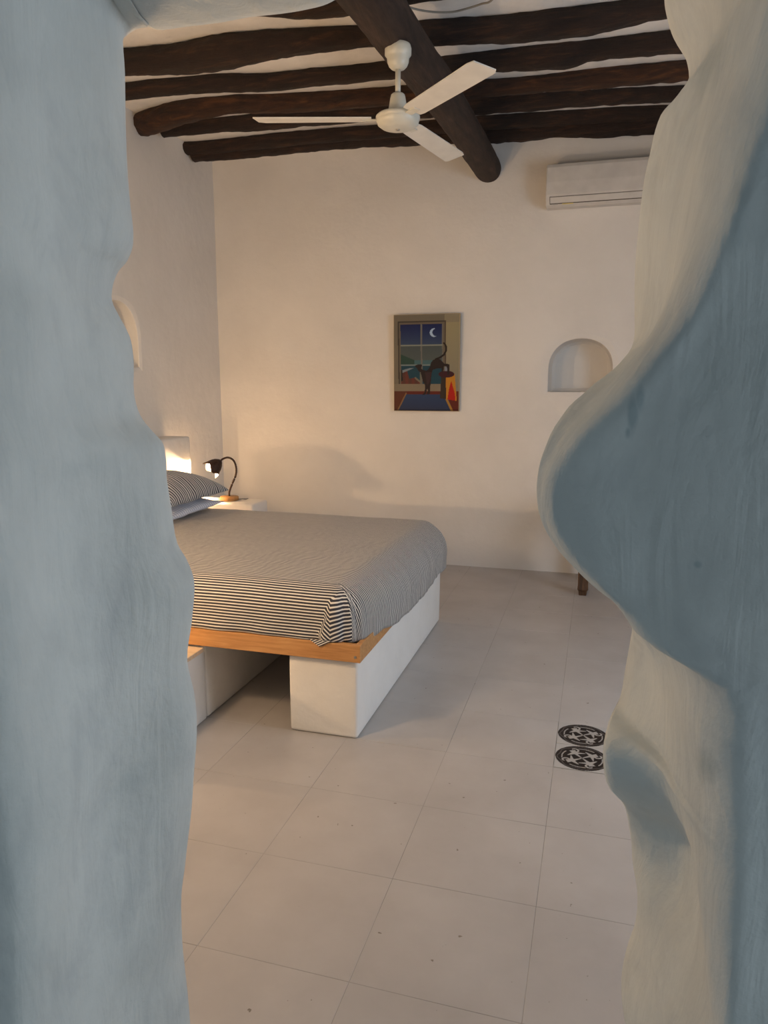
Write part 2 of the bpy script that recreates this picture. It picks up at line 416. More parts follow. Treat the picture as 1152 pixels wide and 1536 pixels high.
def wall_opening():
    st = []   # stations: throat T, outward n (x,z), near corner R, near far-away target O
    lt = [on_y(x, y, Y) for x, y, Y in LEFT_T]
    zb = [p.z for p in lt]
    # left, bottom to top
    st.append((Vector((-0.76, 1.15, 0.0)), (-1, 0), Vector((-0.70, 0.66, 0.0)), Vector((-3.4, 0, 0.0)), 0))
    for i, p in enumerate(reversed(lt)):
        rx = -0.700 + 0.35 * (p.x + 0.76)
        st.append((p, (-1, 0), Vector((rx, 0.66, p.z)), Vector((-3.4, 0, p.z)), 0))
    tl = lt[0]
    for k, (dx, dz, nx, nz, ox, oz) in enumerate([(0.012, 0.005, -0.9, 0.4, -3.4, 2.7), (0.03, 0.006, -0.6, 0.8, -3.4, 3.5), (0.06, 0.004, -0.2, 1, -2.0, 3.5)]):
        st.append((Vector((tl.x + dx, 1.15, tl.z + dz)), (nx, nz), Vector((tl.x + dx * 1.6 + 0.03, 0.66, tl.z + 0.10)), Vector((ox, 0, oz)), 0))
    for (x, y) in ((235, 45), (280, 40), (330, 34), (373, 26), (420, 21), (457, 15), (490, 6), (515, -10), (545, -45)):
        p = on_y(x, y, 1.16)
        st.append((p, (0, 1), Vector((p.x, 0.66, p.z + 0.11)), Vector((p.x * 1.5, 0, 3.5)), 0))
    for (x, z) in ((-0.30, 2.19), (-0.18, 2.235), (-0.06, 2.22), (0.02, 2.17)):
        st.append((Vector((x, 1.18, z)), (0.15, 1), Vector((x + 0.02, 0.70, z + 0.10)), Vector((x * 1.5 + 0.3, 0, 3.5)), 0))
    rt = [on_y(x, y, Y) for x, y, Y in RIGHT_T]
    z0 = rt[0].z
    st.append((Vector((0.052, 1.19, z0 + 0.07)), (0.7, 0.7), Vector((0.15, 0.74, z0 + 0.12)), Vector((2.2, 0, 3.5)), 0))
    for (x, y, Y), p in zip(RIGHT_T, rt):
        r = lerp_table(RIGHT_R, p.z)
        lump = 0.0
        if 1075 < y < 1290: lump = math.sin((y - 1075) / 215 * PI) ** 0.8
        st.append((p, (1, 0), Vector((r[0], r[1], p.z)), Vector((2.2, 0, p.z)), lump))
    st.append((Vector((0.10, 1.2, 0.0)), (1, 0), Vector((0.165, 0.76, 0.0)), Vector((2.2, 0, 0)), 0))
    # resample stations smoothly
    Tn = ccatmull([s[0] for s in st], 4); Rn = ccatmull([s[2] for s in st], 4)
    On, nn, Ln = [], [], []
    for a, b2 in zip(st, st[1:]):
        for k in range(4):
            t = k / 4
            On.append(a[3].lerp(b2[3], t)); Ln.append(a[4] + (b2[4] - a[4]) * t)
            nn.append(Vector((a[1][0] * (1 - t) + b2[1][0] * t, 0, a[1][1] * (1 - t) + b2[1][1] * t)).normalized())
    On.append(st[-1][3]); Ln.append(0); nn.append(Vector((1, 0, 0)))
    rows = []
    for T, Rr, O, n, L in zip(Tn, Rn, On, nn, Ln):
        T = T.copy(); T.z = max(T.z, 0); Rr = Rr.copy(); Rr.z = max(Rr.z, 0)
        midp = T.lerp(Rr, 0.5) - n * 0.004
        if n.x < -0.9: midp.x = 0.75 * (-0.735) + 0.25 * midp.x
        if L > 0:
            midp = T.lerp(Rr, 0.5).lerp(Vector((T.x + 0.090, T.y - 0.035, T.z - 0.01)), L)
        far = Vector((O.x, 1.45, O.z)); near = Vector((O.x, 0.60 if n.x < 0.3 else PF(O.x), O.z))
        w1 = 0.12 if n.x > 0.3 else 0.20
        f1 = T + n * w1 + Vector((0, 0.10, 0)); f2 = T + n * (w1 + 0.30) + Vector((0, 0.20, 0))
        f1.z = min(max(f1.z, 0), 3.45); f2.z = min(max(f2.z, 0), 3.45)
        q1 = Rr + n * 0.06 + Vector((0, -0.014, 0)); q2 = Rr + n * 0.30 + Vector((0, -0.05, 0))
        if n.x > 0.3:
            Rr = Vector((Rr.x, PF(Rr.x) + 0.004, Rr.z))
            q1 = Vector((Rr.x + 0.035, PF(Rr.x + 0.035), Rr.z)); q2 = Vector((Rr.x + 0.32, PF(Rr.x + 0.32), Rr.z))
            bw = max(0.0, min(1.0, (1.00 - T.y) / 0.10)) if T.z > 1.2 else 0.0
            if T.z > 1.38: bw *= max(0.0, 1 - (T.z - 1.38) / 0.14)
            bw = bw * bw * (3 - 2 * bw)
            if bw > 0:
                bR = Vector((T.x + 0.018, PF(T.x + 0.018) + 0.012, T.z)); midb = Vector((T.x + 0.004, T.y - 0.018, T.z))
                Rr = Rr.lerp(bR, bw); midp = midp.lerp(midb, bw)
                q1 = q1.lerp(Vector((T.x + 0.12, PF(T.x + 0.12), T.z)), bw)
                q2 = q2.lerp(Vector((T.x + 0.34, PF(T.x + 0.34), T.z)), bw)
        q1.z = max(q1.z, 0); q2.z = max(q2.z, 0)
        f2.y = min(f2.y, 1.44)
        sec = ccatmull([far, f2, f1, T, midp, Rr, q1, q2, near], 7)
        rows.append(sec)
    # plaster unevenness, gentle on the silhouette itself
    for r in rows:
        for j, p in enumerate(r):
            if 0 < j < len(r) - 1:
                k = 0.013 * noise.noise(p * 4.5) + 0.006 * noise.noise(p * 11 + Vector((5, 3, 1))) + 0.0018 * noise.noise(Vector((p.x * 30, p.y * 30, p.z * 9)))
                d = (r[min(j + 1, len(r) - 1)] - r[max(j - 1, 0)])
                nrm = Vector((d.y, -d.x, 0))
                if nrm.length > 1e-5: nrm.normalize()
                damp = 0.25 if 19 <= j <= 23 else 1.0
                p += nrm * k * damp
                p.z = max(p.z, 0)
    bm = bmesh.new(); grid_mesh(bm, rows)
    # masonry-thick: closed at the outer edges by the room shell
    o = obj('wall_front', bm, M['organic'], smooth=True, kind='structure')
    return o


wall_opening()


# ------------------------------------------------------------------ room shell
def arch_outline(cx, z0, z1, hw, n=22):
    """open-bottomed arch outline as a closed loop of (u, z), counter-clockwise starting bottom left"""
    pts = [(cx - hw, z0), (cx - hw * 0.33, z0), (cx + hw * 0.33, z0), (cx + hw, z0)]
    spring = z0 + (z1 - z0) * 0.42
    pts += [(cx + hw, z0 + (spring - z0) * 0.5)]
    for k in range(n + 1):
        a = PI * k / n
        ca, sa = math.cos(a), math.sin(a)
        e = 0.9
        pts.append((cx + hw * math.copysign(abs(ca) ** e, ca), spring + (z1 - spring) * abs(sa) ** e))
    pts += [(cx - hw, z0 + (spring - z0) * 0.5)]
    return pts


def wall_with_niche(name, P, u0, u1, z0, z1, niche, depth):
    """P(u, z, d): world point of the wall at (u, z), d metres behind its face"""
    bm = bmesh.new()
    cx, nz0, nz1, hw = niche
    loop = arch_outline(cx, nz0, nz1, hw)
    c = Vector((cx, (nz0 + nz1) / 2))
    ang = [math.atan2(z - c.y, u - c.x) for u, z in loop]
    corners = [(u0, z0), (u1, z0), (u1, z1), (u0, z1)]
    items = [(a % (2 * PI), Vector(p), None) for a, p in zip(ang, loop)]

    def hit_rect(a):
        d = Vector((math.cos(a), math.sin(a))); t = 1e9
        if d.x > 1e-9: t = min(t, (u1 - c.x) / d.x)
        if d.x < -1e-9: t = min(t, (u0 - c.x) / d.x)
        if d.y > 1e-9: t = min(t, (z1 - c.y) / d.y)
        if d.y < -1e-9: t = min(t, (z0 - c.y) / d.y)
        return c + d * t
    for q in corners:
        a = math.atan2(q[1] - c.y, q[0] - c.x) % (2 * PI)
        items.append((a, None, Vector(q)))
    items.sort(key=lambda i: i[0])
    L = [i for i in items if i[1] is not None]
    full = []
    for a, p, q in items:
        if p is None:
            # interpolate on the loop between angular neighbours
            prev = max([i for i in L if i[0] <= a], key=lambda i: i[0], default=L[-1])
            nxt = min([i for i in L if i[0] > a], key=lambda i: i[0], default=L[0])
            a0, a1 = prev[0], nxt[0]
            if a1 <= a0: a1 += 2 * PI
            aa = a if a >= a0 else a + 2 * PI
            p = prev[1].lerp(nxt[1], (aa - a0) / (a1 - a0))
        if q is None: q = hit_rect(a)
        full.append((p, q))
    n = len(full)
    S = [0.0, 0.02, 0.06, 0.15, 0.3, 0.5, 0.75, 1.0]
    V = [[bm.verts.new(P(*(p.lerp(q, s)), 0.008 if s == 0 else 0.0)) for s in S] for p, q in full]
    for i in range(n):
        a, b2 = V[i], V[(i + 1) % n]
        for k in range(len(S) - 1): bm.faces.new((a[k], b2[k], b2[k + 1], a[k + 1]))
    # recess
    W = [[V[i][0]] for i in range(n)]
    for fr, dd in ((0.99, 0.03), (0.975, 0.5), (0.95, 0.9), (0.86, 1.0)):
        for i, (p, q) in enumerate(full):
            r = c + (p - c) * fr
            r.y = max(r.y, nz0 + (0.0 if fr > 0.9 else 0.01))
            W[i].append(bm.verts.new(P(r.x, r.y, 0.008 + (depth - 0.008) * dd)))
    for i in range(n):
        a, b2 = W[i], W[(i + 1) % n]
        for k in range(len(a) - 1): bm.faces.new((a[k], a[k + 1], b2[k + 1], b2[k]))
    bm.faces.new([x[-1] for x in W])
    return obj(name, bm, M['plaster'], kind='structure', smooth=False)


def wob(u, z): return 0.012 * noise.noise(Vector((u * 0.9, z * 0.9, 4.2)))


wb = wall_with_niche('wall_back', lambda u, z, d: Vector((u, YB + d + wob(u, z), z)), XL - 0.05, XR + 0.05, -0.05, ZC + 0.1,
                     (-0.155, 1.458, 1.868, 0.243), 0.30)
wl = wall_with_niche('wall_left', lambda u, z, d: Vector((XL - d + wob(u + 9, z), u, z)), 1.2, YB + 0.05, -0.05, ZC + 0.1,
                     (4.54, 1.64, 2.10, 0.235), 0.22)
for o in (wb, wl):
    bv = o.modifiers.new('soft', 'BEVEL'); bv.width = 0.003; bv.segments = 2; bv.limit_method = 'ANGLE'; bv.angle_limit = 0.9
    for p in o.data.polygons: p.use_smooth = False

bm = bmesh.new(); box(bm, XL - 0.3, XR + 0.3, 1.2, YB + 0.3, ZC, ZC + 0.15)
obj('ceiling', bm, M['ceiling'], kind='structure')

# bedroom side wall with its window (out of the photograph, the daylight's way in)
bm = bmesh.new()
wy0, wy1, wz0, wz1 = 2.2, 3.7, 0.8, 2.3
box(bm, XR, XR + 0.2, 0.5, wy0, 0, ZC); box(bm, XR, XR + 0.2, wy1, YB + 0.2, 0, ZC)
box(bm, XR, XR + 0.2, wy0, wy1, 0, wz0); box(bm, XR, XR + 0.2, wy0, wy1, wz1, ZC)
obj('wall_right', bm, M['plaster'], kind='structure')
bm = bmesh.new()
box(bm, XR + 0.08, XR + 0.12, wy0, wy0 + 0.06, wz0, wz1); box(bm, XR + 0.08, XR + 0.12, wy1 - 0.06, wy1, wz0, wz1)
box(bm, XR + 0.08, XR + 0.12, wy0 + 0.06, wy1 - 0.06, wz0, wz0 + 0.06); box(bm, XR + 0.08, XR + 0.12, wy0 + 0.06, wy1 - 0.06, wz1 - 0.06, wz1)
box(bm, XR + 0.08, XR + 0.12, (wy0 + wy1) / 2 - 0.03, (wy0 + wy1) / 2 + 0.03, wz0 + 0.06, wz1 - 0.06)
obj('window_1', bm, M['ac_white'], kind='structure')

# hall in front of the opening
bm = bmesh.new()
box(bm, 1.68, 1.88, -1.9, -0.15, 0, 2.9); box(bm, 1.68, 1.88, -0.15, 0.62, 0, 0.35); box(bm, 1.68, 1.88, -0.15, 0.62, 1.5, 2.9)
obj('wall_hall_right', bm, M['organic'], kind='structure')
bm = bmesh.new(); box(bm, -1.6, -1.4, -1.9, 0.7, 0, 2.9)
obj('wall_hall_left', bm, M['organic'], kind='structure')
bm = bmesh.new(); box(bm, -1.6, -1.25, -2.1, -1.9, 0, 2.9); box(bm, -0.25, 1.88, -2.1, -1.9, 0, 2.9); box(bm, -1.25, -0.25, -2.1, -1.9, 2.05, 2.9)
obj('wall_hall_back', bm, M['organic'], kind='structure')
bm = bmesh.new(); box(bm, -1.6, 1.88, -2.1, 0.75, 2.9, 3.05)
obj('ceiling_hall', bm, M['organic'], kind='structure')
bm = bmesh.new(); box(bm, -1.7, 2.25, -2.2, 1.3, -0.1, -0.002)
obj('floor_hall', bm, M['concrete'], kind='structure')

# ------------------------------------------------------------------ floor: bed of grout with slabs laid on it
bm = bmesh.new(); box(bm, XL - 0.3, XR + 0.3, 1.2, YB + 0.3, -0.12, -0.0012)
floor = obj('floor', bm, plain('light_joint_mortar', (0.34, 0.32, 0.305), 0.9, nscale=2.2, namp=0.42), kind='structure')
TX, TY, TX0, TY0 = 0.4365, 0.413, -0.107, 1.949


def slab_mesh(wd, dp):
    bm = bmesh.new(); box(bm, -wd / 2, wd / 2, -dp / 2, dp / 2, -0.018, 0.0, 0.0008, 1)
    me = bpy.data.meshes.new('floor_tile'); bm.to_mesh(me); bm.free(); me.materials.append(M['tile']); return me


slab = slab_mesh(TX - 0.0014, TY - 0.0014)
ntile = 0
for i in range(-8, 5):
    for j in range(-2, 10):
        if i == 0 and j == 2: continue       # four patterned tiles take this slab's place
        x0, x1 = TX0 + i * TX, TX0 + (i + 1) * TX
        y0, y1 = TY0 + j * TY, TY0 + (j + 1) * TY
        xa, xb = max(x0, XL - 0.1), min(x1, XR + 0.1)
        me = slab
        if xb - xa < 0.03: continue
        o = bpy.data.objects.new('floor_tile', me if (xb - xa) > TX - 1e-4 else slab_mesh(xb - xa - 0.0014, TY - 0.0014))
        COL.objects.link(o); o.parent = floor
        o.location = ((xa + xb) / 2, (y0 + y1) / 2, R.uniform(-0.0007, 0.0004))
        o.rotation_euler = (R.uniform(-.0012, .0012), R.uniform(-.0012, .0012), R.uniform(-.0008, .0008))


def pattern_color(u, v):
    """u, v in -1..1 across one tile"""
    light = (0.40, 0.38, 0.36); dark = (0.016, 0.011, 0.010); grey = (0.47, 0.455, 0.44)
    r = math.hypot(u, v); a = math.atan2(v, u)
    if r > 0.985: return grey
    if r > 0.80:
        wv = 0.885 + 0.035 * math.sin(a * 8 + 0.6)
        return (0.13, 0.115, 0.11) if abs(r - wv) < 0.016 else dark
    if 0.72 < r < 0.765 and math.cos(4 * a + 0.9) > -0.1: return light
    for k in range(4):
        t = k * PI / 2 + 0.42
        x = u * math.cos(t) + v * math.sin(t); y = -u * math.sin(t) + v * math.cos(t)
        if x < 0.02: continue
        y2 = y - 0.12 * math.sin(x * 2.6)
        wd = 0.025 + 0.16 * max(0, x - 0.05) ** 1.1
        if x < 0.66 and abs(y2) < wd: return light
        # side fins of each leaf
        d = x - (0.40 - 0.35 * (abs(y2)) ** 1.0)
        if abs(y2) < 0.36 and abs(d - 0.05) < 0.085 * (1.15 - abs(y2) / 0.36): return light
        e = math.hypot(x - 0.64, y2 + 0.10)
        if abs(e - 0.13) < 0.035 and y2 < -0.02: return light
    return dark


def paint_mesh(name, nx, ny, fn, co):
    """grid painted by fn(u, v) with u, v in 0..1; co(u, v) -> point"""
    vs = []; fs = []; cols = []
    for j in range(ny + 1):
        for i in range(nx + 1):
            u, v = i / nx, j / ny
            vs.append(co(u, v)); cols.append(fn(u, v))
    for j in range(ny):
        for i in range(nx):
            a = j * (nx + 1) + i; fs.append((a, a + 1, a + nx + 2, a + nx + 1))
    me = bpy.data.meshes.new(name); me.from_pydata(vs, [], fs)
    ca = me.color_attributes.new('paint', 'FLOAT_COLOR', 'POINT')
    ca.data.foreach_set('color', [c for q in cols for c in (*q, 1.0)])
    return me


tw, th = TX / 2 - 0.002, TY / 2 - 0.002
pm = paint_mesh('patterned_tile', 96, 96, lambda u, v: pattern_color(2 * u - 1, 2 * v - 1),
                lambda u, v: ((u - 0.5) * tw, (v - 0.5) * th, 0.0))
pm.materials.append(M['pattern']); pm.materials.append(M['tile'])
bm = bmesh.new(); bm.from_mesh(pm)
ed = [e for e in bm.edges if e.is_boundary]
r = bmesh.ops.extrude_edge_only(bm, edges=ed)
for v in [g for g in r['geom'] if isinstance(g, bmesh.types.BMVert)]: v.co.z = -0.012
bm.to_mesh(pm); bm.free()
for i in range(2):
    for j in range(2):
        o = bpy.data.objects.new('patterned_tile', pm); COL.objects.link(o); o.parent = floor
        o.location = (TX0 + (i + 0.5) * TX / 2, TY0 + 2 * TY + (j + 0.5) * TY / 2, 0.0006)
        o.rotation_euler = (0, 0, PI / 2 * ((i + j) % 2) * 0)
        if i == 0 and j == 0: o['label'] = 'tile with dark leaf medallion in a black ring'
bm = bmesh.new(); gx0, gx1, gy0, gy1 = TX0, TX0 + TX, TY0 + 2 * TY, TY0 + 3 * TY
box(bm, gx0, gx1, gy0, gy1, -0.011, -0.0012)
g = obj('dark_grout', bm, M['grout'], floor)

# ------------------------------------------------------------------ ceiling beams
BEAMS = [  # key, colour, label, top edge, bottom edge (photo pixels), clamp
    ('beam', 'dark ceiling beam crossing above the fan mount, only its end showing at the top edge',
     [(-60, 10), (186, -10), (330, -8), (457, 6), (505, 0), (540, -10), (600, -24), (900, -70), (1100, -95)], [(-60, 40), (186, 14), (330, 8), (457, 17), (500, 16), (541, 14), (600, 4), (640, -2), (900, -36), (1100, -60)]),
    ('beam', 'thickest dark brown ceiling beam, pale grey along its underside, next to the arch edge',
     [(-60, 98), (186, 72), (268, 64), (346, 49), (412, 43), (482, 39), (553, 36), (616, 31), (734, 22), (829, 13), (933, 0), (1005, -9), (1200, -35)],
     [(-60, 136), (186, 114), (268, 113), (338, 105), (389, 94), (443, 84), (502, 76), (565, 70), (638, 69), (690, 67), (768, 65), (838, 59), (890, 54), (933, 42), (1000, 28), (1200, 2)]),
    ('beam', 'dark knotty ceiling beam passing just behind the white fan mount',
     [(-60, 155), (186, 125), (268, 117), (334, 109), (389, 109), (443, 105), (522, 100), (578, 93), (642, 87), (712, 78), (803, 67), (885, 59), (951, 50), (1003, 43), (1200, 18)],
     [(-60, 178), (190, 150), (240, 143), (342, 139), (412, 137), (482, 127), (584, 119), (660, 115), (734, 108), (803, 106), (855, 104), (885, 93), (951, 87), (1020, 80), (1200, 58)]),
    ('beam_warm', 'curved reddish brown ceiling beam with a sawn end bending down to the side wall',
     [(193, 176), (212, 169), (229, 162), (260, 153), (303, 146), (357, 141), (412, 140), (502, 135), (580, 129), (668, 119), (742, 117), (803, 113), (864, 105), (951, 95), (1024, 89), (1200, 70)],
     [(193, 203), (213, 205), (248, 195), (287, 184), (342, 171), (404, 170), (463, 168), (560, 162), (700, 150), (800, 140), (929, 131), (1031, 121), (1200, 103)]),
    ('beam', 'slim dark ceiling beam half hidden above the curved reddish one',
     [(244, 190), (300, 180), (342, 174), (412, 166), (560, 154), (700, 146), (800, 139), (929, 132), (1031, 128), (1200, 110)],
     [(244, 201), (279, 202), (354, 197), (361, 199), (393, 195), (428, 194), (451, 190), (486, 188), (560, 182), (703, 174), (794, 167), (864, 161), (938, 156), (998, 154), (1200, 138)]),
    ('beam', 'dark ceiling beam with a blunt stub end, second from the back wall',
     [(273, 214), (318, 211), (404, 199), (506, 191), (560, 188), (640, 182), (707, 176), (794, 170), (864, 164), (938, 159), (1000, 157), (1200, 145)],
     [(273, 231), (290, 232), (404, 223), (498, 213), (560, 208), (716, 194), (803, 190), (864, 187), (925, 185), (1000, 182), (1200, 170)]),
    ('beam', 'dark ceiling beam running along the back wall, last of the row',
     [(290, 226), (404, 216), (498, 206), (560, 201), (716, 190), (925, 179), (1000, 177), (1200, 166)],
     [(290, 242), (365, 237), (435, 230), (510, 223), (560, 219), (640, 216), (725, 214), (794, 210), (829, 206), (868, 205), (899, 206), (942, 203), (985, 200), (1200, 190)]),
]


def add_beam(idx, key, label, top, bot):
    x0, x1 = top[0][0], top[-1][0]
    n = 150; pts = []; rad = []
    for i in range(n + 1):
        x = x0 + (x1 - x0) * i / n
        yt, yb = lerp_table(top, x), lerp_table(bot, x)
        rt, rb = ray(x, yt).normalized(), ray(x, yb).normalized()
        c = (rt + rb).normalized(); half = math.acos(max(-1, min(1, rt.dot(rb)))) / 2
        zc = 3.34
        for _ in range(5):
            d = (zc - EYE) / c.z; r = d * math.sin(half); zc = ZC + 0.012 - max(r, 0.055)
        pts.append(EYEV + c * d); rad.append(max(r, 0.05))
    if idx == 6:
        for i in range(n + 1):
            x = x0 + (x1 - x0) * i / n
            Y = 5.62 + (5.86 - 5.62) * max(0, min(1, (x - 290) / 700))
            pts[i] = on_y(x, lerp_table(bot, x), Y) + Vector((0, 0.01, 0.072)); rad[i] = 0.074
    # smooth the radii and depths a little so that the beam reads as one trunk
    for _ in range(2):
        pts = [pts[0]] + [(pts[i - 1] + pts[i] * 2 + pts[i + 1]) / 4 for i in range(1, n)] + [pts[-1]]
        rad = [rad[0]] + [(rad[i - 1] + rad[i] * 2 + rad[i + 1]) / 4 for i in range(1, n)] + [rad[-1]]
    if pts[0].x > XL - 0.02:      # end let into the side wall
        pass
    d = (pts[-1] - pts[-12]).normalized()        # on to the far side wall, beyond the photograph
    step = 0.06; p = pts[-1].copy()
    while p.x < XR - 0.01:
        p = p + d * step; q = p.copy(); q.y = min(q.y, YB - 0.06); q.z = pts[-1].z; pts.append(q); rad.append(rad[-1])
    if idx <= 2:
        d = (pts[0] - pts[12]).normalized(); p = pts[0].copy()
        while p.x > XL + 0.01:
            p = p + d * step; q = p.copy(); q.z = pts[0].z; pts.insert(0, q); rad.insert(0, rad[0])
    org = pts[0].copy()
    bm = bmesh.new()
    seed = idx * 7.3

    def rf(i, a, p):
        q = Vector((p.x * 3 + seed, math.cos(a) * 0.9, math.sin(a) * 0.9))
        q2 = Vector((p.x * 14 + seed, math.cos(a) * 2.2, math.sin(a) * 2.2))
        return 1 + 0.10 * noise.noise(q) + 0.13 * noise.noise(q2)
    tube(bm, [p - org for p in pts], rad, 20, True, rf)
    o = obj('ceiling_beam', bm, M[key], smooth=True); o.location = org
    tag(o, label, 'beam', 'old wooden ceiling beams')
    return o


for k, (key, label, top, bot) in enumerate(BEAMS): add_beam(k, key, label, top, bot)

# thick log under the beams
TH = [((536, 0), (592, 0)), ((546, 25), (606, 25)), ((561, 52), (622, 50)), ((585, 92), (648, 86)), ((610, 130), (672, 124)), ((648, 176), (700, 172)), ((676, 214), (730, 217)), ((706, 254), (750, 250)), ((720, 272), (757, 268))]
ax0 = Vector((-1.06, 3.40, 3.13)); ax1 = Vector((-0.905, 6.05, 3.155))
pts = []; rad = []
n = 110
yst = 1.6
for i in range(n + 1):
    Y = yst + (6.05 - yst) * i / n
    # fitted: axis position by depth
    X, rr = lerp_table([(1.6, (-1.17, 0.118)), (3.3, (-1.03, 0.116)), (3.7, (-1.005, 0.112)), (4.3, (-0.965, 0.108)), (5.0, (-0.93, 0.102)), (6.05, (-0.905, 0.100))], Y)
    pts.append(Vector((X, Y, 3.155 + 0.008 * noise.noise(Vector((Y * 1.2, 0, 0)))))); rad.append(rr)
bm = bmesh.new(); org = Vector((-1.0, 3.6, 3.155))
tube(bm, [p - org for p in pts], rad, 28, True,
     lambda i, a, p: 1 + 0.06 * noise.noise(Vector((p.y * 3, math.cos(a), math.sin(a)))) + 0.035 * noise.noise(Vector((p.y * 12, 2.5 * math.cos(a), 2.5 * math.sin(a))))
     - 0.10 * max(0, 1 - abs(((a - 4.55 - 0.25 * math.sin(p.y * 1.5)) + PI) % (2 * PI) - PI) / 0.10) * (0.5 + 0.5 * math.sin(p.y * 2.1)))
o = obj('ceiling_log', bm, M['beam_log'], smooth=True); o.location = org
tag(o, 'thick round brown log under the beams that carries the fan', 'beam')

# loose cable on the ceiling
bm = bmesh.new()
cpts = [on_z(x, y, 3.36) for x, y in ((584, -30), (590, 0), (603, 7), (625, 14), (650, 18), (678, 18), (700, 13), (722, 6), (740, -2), (770, -22))]
cpts = [cpts[0] + Vector((0, 0, 0.06))] + cpts[1:-1] + [cpts[-1] + Vector((0, 0, 0.08))]
tube(bm, catmull(cpts, 6), 0.005, 8)
tag(obj('ceiling_cable', bm, M['cable'], smooth=True), 'thin grey cable sagging in a loop under the ceiling', 'cable')

# ------------------------------------------------------------------ ceiling fan
FX, FY = -0.975, 3.561
fan = tag(empty('ceiling_fan', (FX, FY, 3.05)), 'cream white three-bladed ceiling fan hanging from the thick log', 'fan')
def zf(z): return z - 3.05
bm = bmesh.new()
lathe(bm, [(0.0005, 0.015), (0.048, 0.015), (0.058, 0.010), (0.062, -0.004), (0.062, -0.030), (0.056, -0.036), (0.052, -0.044), (0.050, -0.062), (0.043, -0.078), (0.033, -0.088), (0.022, -0.093), (0.0005, -0.094)])
obj('canopy', bm, M['fan_white'], fan, True)
bm = bmesh.new(); lathe(bm, [(0.0005, -0.085), (0.0125, -0.085), (0.0125, -0.215), (0.0005, -0.215)], 20)
obj('down_rod', bm, M['fan_white'], fan, True)
bm = bmesh.new(); lathe(bm, [(0.0005, -0.196), (0.026, -0.197), (0.032, -0.202), (0.035, -0.212), (0.044, -0.262), (0.048, -0.288), (0.0005, -0.289)])
obj('rod_cover', bm, M['fan_white'], fan, True)
bm = bmesh.new(); lathe(bm, [(0.0005, -0.286), (0.080, -0.287), (0.096, -0.290), (0.104, -0.297), (0.105, -0.306), (0.101, -0.309), (0.101, -0.314), (0.096, -0.330), (0.078, -0.343), (0.050, -0.350), (0.0005, -0.352)], 48)
mh = obj('motor_housing', bm, M['fan_white'], fan, True)
bm = bmesh.new(); lathe(bm, [(0.0005, -0.350), (0.009, -0.351), (0.009, -0.356), (0.006, -0.358), (0.0005, -0.358)], 14)
obj('screw', bm, M['screw'], mh, True)
for k, deg in enumerate((196, 316, 77)):
    a = math.radians(deg)
    tilt = math.radians(-9)
    rot = Matrix.Rotation(a, 4, 'Z') @ Matrix.Rotation(tilt, 4, 'X')
    bm = bmesh.new()
    L0, L1 = 0.125, 0.665
    out = [(L0, -0.046), (L0 + 0.03, -0.052), (L1 - 0.035, -0.061), (L1, -0.052), (L1 + 0.012, 0.050), (L1 - 0.004, 0.060), (L0 + 0.03, 0.052), (L0, 0.046)]
    vt = [bm.verts.new((x, y, 0.003 - 0.35 * y * y * 4)) for x, y in out]
    f = bm.faces.new(vt); ex = bmesh.ops.extrude_face_region(bm, geom=[f])
    for v in [g for g in ex['geom'] if isinstance(g, bmesh.types.BMVert)]: v.co.z -= 0.005
    bmesh.ops.transform(bm, matrix=Matrix.Translation((0, 0, -0.305)) @ rot, verts=bm.verts)
    bl = obj('blade', bm, M['blade_white'], fan)
    bm = bmesh.new()
    box(bm, 0.095, 0.17, -0.018, 0.018, -0.010, -0.004, 0.002, 1)
    bmesh.ops.transform(bm, matrix=Matrix.Translation((0, 0, -0.305)) @ rot, verts=bm.verts)
    obj('blade_arm', bm, M['fan_white'], bl)
bm = bmesh.new()
tube(bm, catmull([(-0.030, -0.03, 0.30), (-0.09, -0.05, 0.20), (-0.118, -0.05, 0.11), (-0.085, -0.02, 0.04), (-0.060, 0.0, 0.0)], 8), 0.004, 8)
obj('power_cable', bm, M['white_cable'], fan, True)

# ------------------------------------------------------------------ air conditioner
AX0, AX1 = -0.452, 0.44
ac = tag(empty('air_conditioner', (AX0, YB, 2.812)), 'white wall-mounted air conditioner high on the back wall', 'air conditioner')
sec = [(0.0, 0.010), (0.0, 0.285), (-0.165, 0.292), (-0.188, 0.284), (-0.198, 0.262), (-0.203, 0.16), (-0.200, 0.075), (-0.192, 0.066), (-0.150, 0.012), (-0.120, 0.0)]
bm = bmesh.new()
ra = []
xs = [0.0, 0.004, 0.012, AX1 - AX0 - 0.012, AX1 - AX0 - 0.004, AX1 - AX0]
for x in xs:
    sh = 0.965 if x in (xs[0], xs[-1]) else (0.99 if x in (xs[1], xs[-2]) else 1.0)
    ra.append([bm.verts.new((x, (y) * sh, 0.145 + (z - 0.145) * sh)) for y, z in sec])
for a, b2 in zip(ra, ra[1:]):
    for k in range(len(sec)): bm.faces.new((a[k], a[(k + 1) % len(sec)], b2[(k + 1) % len(sec)], b2[k]))
bm.faces.new(ra[0]); bm.faces.new(ra[-1])
body = obj('casing', bm, M['ac_white'], ac)
